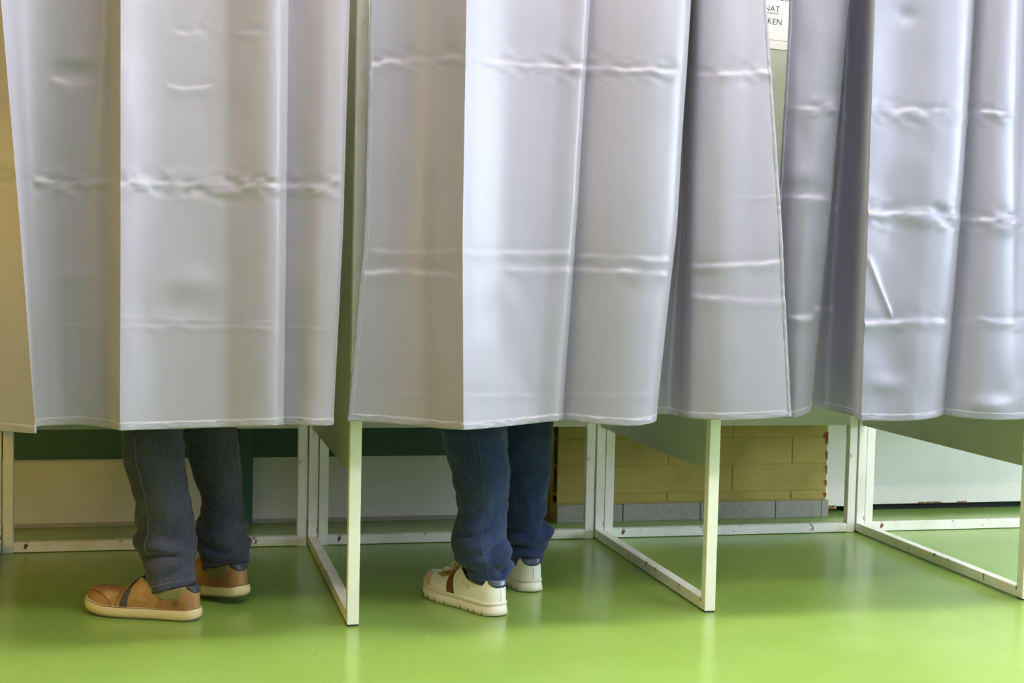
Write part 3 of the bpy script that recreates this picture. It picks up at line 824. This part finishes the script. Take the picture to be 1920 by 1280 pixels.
# ------------------------------------------------------------------ trousers and people
def leg_rings(rows, Yfun, n=96, step=0.005, seed=0, depth_k=1.0, hem=None, fold=0.004):
    """rings of a trouser leg from silhouette rows (py, left px, right px), hem first"""
    rows = sorted(rows, key=lambda q: -q[0])
    c, z, hw = [], [], []
    for (py, l, r) in rows:
        Y = Yfun(py)
        a = at_y(l, py, Y); b = at_y(r, py, Y)
        c.append(((a[0]+b[0])/2, Y)); z.append((a[2]+b[2])/2); hw.append((b[0]-a[0])/2*math.cos(0.0))
    z = np.array(z); c = np.array(c); hw = np.array(hw)
    zz = np.arange(z[0], z[-1], step)
    vals = hermite(z, np.concatenate([c, hw[:, None]], 1), [False]*len(z), zz)
    ang = np.linspace(0, 2*math.pi, n, endpoint=False)
    R = []
    for k, q in enumerate(zz):
        h = vals[k, 2]
        w = sstep(z[0]+0.20, z[0]+0.03, q)
        d = np.zeros(n)
        if fold:
            ph = q*118+1.9*np.sin(ang+seed)+1.5*np.sin(2*ang+seed*1.7+q*18)
            rg = 2*np.abs(np.sin(ph/2))**0.7-1.2
            gate = np.clip(0.55+0.75*np.sin(2*ang+seed*2.3+q*31)+0.4*np.sin(3*ang+seed-q*17), 0.0, 1.2)
            d += fold*(0.12+w)*rg*gate*sstep(z[0]+0.012, z[0]+0.04, q)
            d += 0.0026*noise2(ang/2/math.pi*13+seed, np.full(n, q*26), seed+20)+0.0012*noise2(ang/2/math.pi*30+seed, np.full(n, q*70), seed+21)
            d += 0.004*noise2(ang/2/math.pi*6+seed, np.full(n, q*9), seed+22)
        x = vals[k, 0]+(h+d)*np.cos(ang); y = vals[k, 1]+(h*depth_k+d)*np.sin(ang)
        zq = np.full(n, q)
        if hem: zq = zq+hem(ang)*sstep(z[0]+0.09, z[0], q)
        R.append(np.stack([x, y, zq], -1))
    return np.array(R), zz, vals

def trousers(parent, legs, hipc, axis, mat, crotch=0.80, waist=1.02):
    """legs: two ring stacks (the near one first); joined at the crotch into one surface"""
    off = np.array(parent.location)
    ax = np.array(axis)/np.linalg.norm(axis); fw = np.array([-ax[1], ax[0]])
    n = legs[0].shape[1]
    verts, faces = [], []
    tops = []
    seam = None
    for li, R in enumerate(legs):
        sgn = -1 if li == 0 else 1          # near leg lies on the minus side of the axis
        last = R[-1]; cen = last[:, :2].mean(0); h = (last[:, 0].max()-last[:, 0].min())/2
        zl = last[:, 2].mean()
        ang = np.linspace(0, 2*math.pi, n, endpoint=False)
        ring_list = [r for r in R]
        hip = np.array(hipc)+ax*sgn*0.085
        # final ring: outer half of an oval on the hip, inner half pressed flat on the mid line
        base_dir = math.atan2(ax[1]*sgn, ax[0]*sgn)
        fin = []
        for a in ang:
            rel = (a-base_dir+math.pi) % (2*math.pi)-math.pi
            f_ = 0.115*math.sin(rel)
            if abs(rel) <= math.pi/2+1e-6: o_ = 0.165*math.cos(rel)
            else: o_ = 0.0
            p = np.array(hipc)+ax*sgn*o_+fw*sgn*f_
            fin.append((p[0], p[1], crotch+0.0*o_))
        fin = np.array(fin)
        for k in np.linspace(0, 1, 14)[1:]:
            kk = k*k*(3-2*k)
            circ = last.copy(); cc = cen*(1-k)+hip*k
            rad = h*(1-k)+0.092*k
            circ = np.stack([cc[0]+rad*np.cos(ang), cc[1]+rad*np.sin(ang), np.full(n, zl+(crotch-zl)*k)], -1)
            m = sstep(0.55, 1.0, k)
            ring_list.append(circ*(1-m)+fin*m)
        A = np.array(ring_list)
        b0 = len(verts)
        verts += list(A.reshape(-1, 3)-off); faces += [tuple(b0+i for i in f) for f in grid_faces(len(A), n, True)]
        rel = (ang-base_dir+math.pi) % (2*math.pi)-math.pi
        outer = [i for i in np.argsort(rel) if abs(rel[i]) <= math.pi/2+1e-6]
        tops.append([b0+(len(A)-1)*n+i for i in outer])
        # turned hem inside
        ins = A[0].copy(); ci = ins[:, :2].mean(0)
        ins[:, :2] = ci+(ins[:, :2]-ci)*0.94
        up = ins.copy(); up[:, 2] += 0.06
        b1 = len(verts); verts += list(np.concatenate([ins, up])-off)
        for j in range(n):
            k2 = (j+1) % n
            faces.append((b0+k2, b0+j, b1+j, b1+k2)); faces.append((b1+k2, b1+j, b1+n+j, b1+n+k2))
    loop = tops[0]+tops[1]
    P0 = np.array([verts[i] for i in loop])+off
    m = len(loop); prev = loop
    for k in np.linspace(0, 1, 8)[1:]:
        sc = 1+0.06*math.sin(k*math.pi)-0.06*k
        cc = np.append(np.array(hipc), 0)
        Q = (P0-cc)*np.array([sc, sc, 0])+cc; Q[:, 2] = crotch+(waist-crotch)*k
        b = len(verts); verts += list(Q-off); cur = list(range(b, b+m))
        for j in range(m):
            k2 = (j+1) % m
            faces.append((prev[j], prev[k2], cur[k2], cur[j]))
        prev = cur
    o = pydata('jeans', verts, faces, mat, parent, True)
    bm = bmesh.new(); bm.from_mesh(o.data)
    bmesh.ops.remove_doubles(bm, verts=bm.verts, dist=0.0015); bmesh.ops.recalc_face_normals(bm, faces=bm.faces)
    bm.to_mesh(o.data); bm.free()
    for p in o.data.polygons: p.use_smooth = True
    return o

def leg_line(name, R, ang, mat, parent, k0=0, k1=None, rad=0.0012, off=0.0012):
    n = R.shape[1]; j = int(round(ang/(2*math.pi)*n)) % n
    pts = R[k0:k1, j]; c = R[k0:k1].mean(1)
    d = pts-c; d[:, 2] = 0; d /= np.linalg.norm(d, axis=1)[:, None]
    o = np.array(parent.parent.location if parent.parent else parent.location)
    return tube(name, pts+d*off-o, rad, mat, parent, 6)
def hem_line(name, R, k, mat, parent, rad=0.0011):
    r = R[k]; c = r.mean(0); d = r-c; d[:, 2] = 0; d /= np.linalg.norm(d, axis=1)[:, None]
    o = np.array(parent.parent.location if parent.parent else parent.location)
    return tube(name, r+d*0.001-o, rad, mat, parent, 6, True)

def skin(name, joints, edges, mat, parent):
    """joints: list of (x,y,z,r)"""
    me = bpy.data.meshes.new(name)
    me.from_pydata([j[:3] for j in joints], edges, []); me.update()
    o = link(name, me, mat, parent)
    md = o.modifiers.new('skin', 'SKIN'); md.use_smooth_shade = True
    for v, j in zip(me.skin_vertices[0].data, joints):
        v.radius = (j[3], j[3]); 
    me.skin_vertices[0].data[0].use_root = True
    sb = o.modifiers.new('sub', 'SUBSURF'); sb.levels = 1; sb.render_levels = 2
    return o

def upper_body(root, hipc, axis, knit, ankles):
    """what the curtain hides: trunk, head, arms bent towards the booth's back"""
    off = np.array(root.location)
    ax = np.array(axis)/np.linalg.norm(axis); fw = np.array([-ax[1], ax[0]])
    def P(a, f, z): 
        q = np.array(hipc)+ax*a+fw*f; return (q[0]-off[0], q[1]-off[1], z)
    J = [P(0, 0, 0.95)+(0.10,), P(0, 0.0, 1.12)+(0.10,), P(0, 0.0, 1.30)+(0.11,), P(0, 0.0, 1.44)+(0.06,), P(0, 0.02, 1.52)+(0.05,),
         P(0, 0.035, 1.60)+(0.072,), P(0, 0.035, 1.69)+(0.068,)]
    E = [(i, i+1) for i in range(6)]
    K = [P(0, 0, 0.96)+(0.135,), P(0, 0.0, 1.12)+(0.125,), P(0, 0.0, 1.30)+(0.135,), P(0, 0.0, 1.43)+(0.085,)]
    KE = [(0, 1), (1, 2), (2, 3)]
    for s in (-1, 1):
        b = len(J)
        J += [P(s*0.16, 0, 1.40)+(0.045,), P(s*0.20, 0.02, 1.16)+(0.036,), P(s*0.14, 0.22, 1.04)+(0.028,), P(s*0.13, 0.27, 1.03)+(0.03,)]
        E += [(3, b), (b, b+1), (b+1, b+2), (b+2, b+3)]
        for q in range(5):
            w = (q-2)*0.018
            bb = len(J); ln = (0.045, 0.07, 0.078, 0.072, 0.055)[q]
            J += [P(s*0.13+w, 0.27+ln*0.5, 1.032)+(0.009,), P(s*0.13+w, 0.27+ln, 1.015)+(0.008,)]
            E += [(b+3, bb), (bb, bb+1)]
        b = len(K)
        K += [P(s*0.155, 0, 1.385)+(0.062,), P(s*0.205, 0.02, 1.16)+(0.052,), P(s*0.15, 0.19, 1.055)+(0.042,)]
        KE += [(2, b), (b, b+1), (b+1, b+2)]
        # legs inside the jeans
        b = len(J); an = ankles[0 if s < 0 else 1]
        hp = P(s*0.085, 0, 0.86)
        an = (an[0]-off[0], an[1]-off[1])
        kn = ankles[2 if s < 0 else 3]; kn = (kn[0]-off[0], kn[1]-off[1])
        J += [hp+(0.060,), (kn[0], kn[1], 0.45, 0.036), ((kn[0]+an[0])/2, (kn[1]+an[1])/2, 0.30, 0.034), (an[0], an[1], 0.11, 0.028), (an[0], an[1], 0.07, 0.028)]
        E += [(0, b), (b, b+1), (b+1, b+2), (b+2, b+3), (b+3, b+4)]
    skin('body', J, E, M['skin'], root)
    skin('sweater', K, KE, knit, root)
    # hair cap
    bm = bmesh.new(); bmesh.ops.create_uvsphere(bm, u_segments=24, v_segments=14, radius=1.0)
    c = Vector(P(0, 0.022, 1.66))
    for v in list(bm.verts):
        if v.co.z < -0.35: bm.verts.remove(v)
    for v in bm.verts:
        v.co = Vector((v.co.x*0.088, v.co.y*0.092, v.co.z*0.085))+c
    me = bpy.data.meshes.new('hair'); bm.to_mesh(me); bm.free()
    link('hair', me, M['hair'], root, True)

# --- the voter in tan shoes
p1 = empty('person', (0.10, 3.62, 0))
near1 = [(807, 227, 340), (832, 228, 344), (857, 231, 347), (888, 240, 352), (919, 249, 356), (960, 257, 358.5), (996, 254, 364), (1022, 251.5, 367),
         (1037, 259, 366), (1052, 266, 360), (1063, 269, 358), (1081, 268, 362), (1094, 269, 366)]
far1 = [(803, 340, 442), (854, 354, 450), (893, 366, 452), (939, 381, 454), (970, 377, 458), (996, 371, 463), (1022, 370, 469), (1040, 377, 468), (1058, 381, 467)]
Rn1, _, _ = leg_rings(near1, lambda py: 3.515+0.02*(1090-py)/290, seed=3, fold=0.0125,
                      hem=lambda a: -0.012*np.cos(a-math.radians(200))+0.004*np.sin(3*a))
Rf1, _, _ = leg_rings(far1, lambda py: 3.665+0.03*(1060-py)/260, seed=9, fold=0.0105, hem=lambda a: 0.008*np.cos(a)+0.002*np.sin(7*a))
hip1, axis1 = (0.075, 3.70), (0.55, 0.83)
j1 = trousers(p1, [Rn1, Rf1], hip1, axis1, M['denim_grey'])
leg_line('side_seam', Rn1, math.radians(236), M['seam_grey'], j1, 16, None, 0.0009)
leg_line('side_seam', Rf1, math.radians(196), M['seam_grey'], j1, 5, 60, 0.0009)
hem_line('hem_stitching', Rf1, 3, M['seam_grey'], j1)
hem_line('hem_stitching', Rn1, 3, M['seam_grey'], j1)
upper_body(p1, hip1, axis1, M['knit_grey'], [tuple(q[:, :2].mean(0)) for q in (Rn1[0], Rf1[0], Rn1[-1], Rf1[-1])])
slip_on(p1, (0.092, 3.455, 0.0), math.radians(180-27), 1, 0.0, 'tan leather slip-on shoe with cream sole seen from the side')
slip_on(p1, (0.206, 3.585, 0.020), math.radians(180-50), -1, math.radians(5.0), 'tan leather slip-on shoe with the heel raised')
tag(p1, 'person in charcoal jeans and tan slip-on shoes standing behind the left curtain', 'person')

# --- the voter in white shoes
p2 = empty('person', (0.85, 3.58, 0))
near2 = [(804, 829, 950), (830, 834, 951), (880, 847, 954), (930, 857, 949.5), (955, 858, 949), (980, 852, 948), (1005, 846, 948), (1030, 848, 953), (1050, 860, 957),
         (1067, 870, 951), (1080, 876, 949), (1091, 880, 949)]
far2 = [(792, 935, 1037), (855, 938, 1035), (905, 942, 1029), (940, 941, 1021), (970, 938, 1022), (1005, 940, 1030), (1020, 944, 1027), (1040, 951, 1017), (1054, 954, 1016)]
Rn2, _, _ = leg_rings(near2, lambda py: 3.445+0.02*(1090-py)/290, seed=5, fold=0.0145, hem=lambda a: -0.004*np.cos(a))
Rf2, _, _ = leg_rings(far2, lambda py: 3.685, seed=12, fold=0.0150, hem=lambda a: 0.004*np.cos(a))
hip2, axis2 = (0.845, 3.66), (0.72, 0.69)
j2 = trousers(p2, [Rn2, Rf2], hip2, axis2, M['denim_blue'])
hem_line('hem_stitching', Rn2, 3, M['seam_blue'], j2)
hem_line('hem_stitching', Rf2, 3, M['seam_blue'], j2)
leg_line('side_seam', Rn2, math.radians(262), M['seam_blue'], j2, 3, None, 0.0007)
upper_body(p2, hip2, axis2, M['knit_blue'], [tuple(q[:, :2].mean(0)) for q in (Rn2[0], Rf2[0], Rn2[-1], Rf2[-1])])
sneaker(p2, (0.814, 3.380, 0.0007), math.radians(90+23), 1, 'white leather shoe with rust red side stripe and beige laces')
sneaker(p2, (0.956, 3.612, 0.0007), math.radians(90+8), -1, 'white leather shoe seen from the heel')
tag(p2, 'person in dark blue jeans and white lace-up shoes standing behind the middle curtain', 'person')
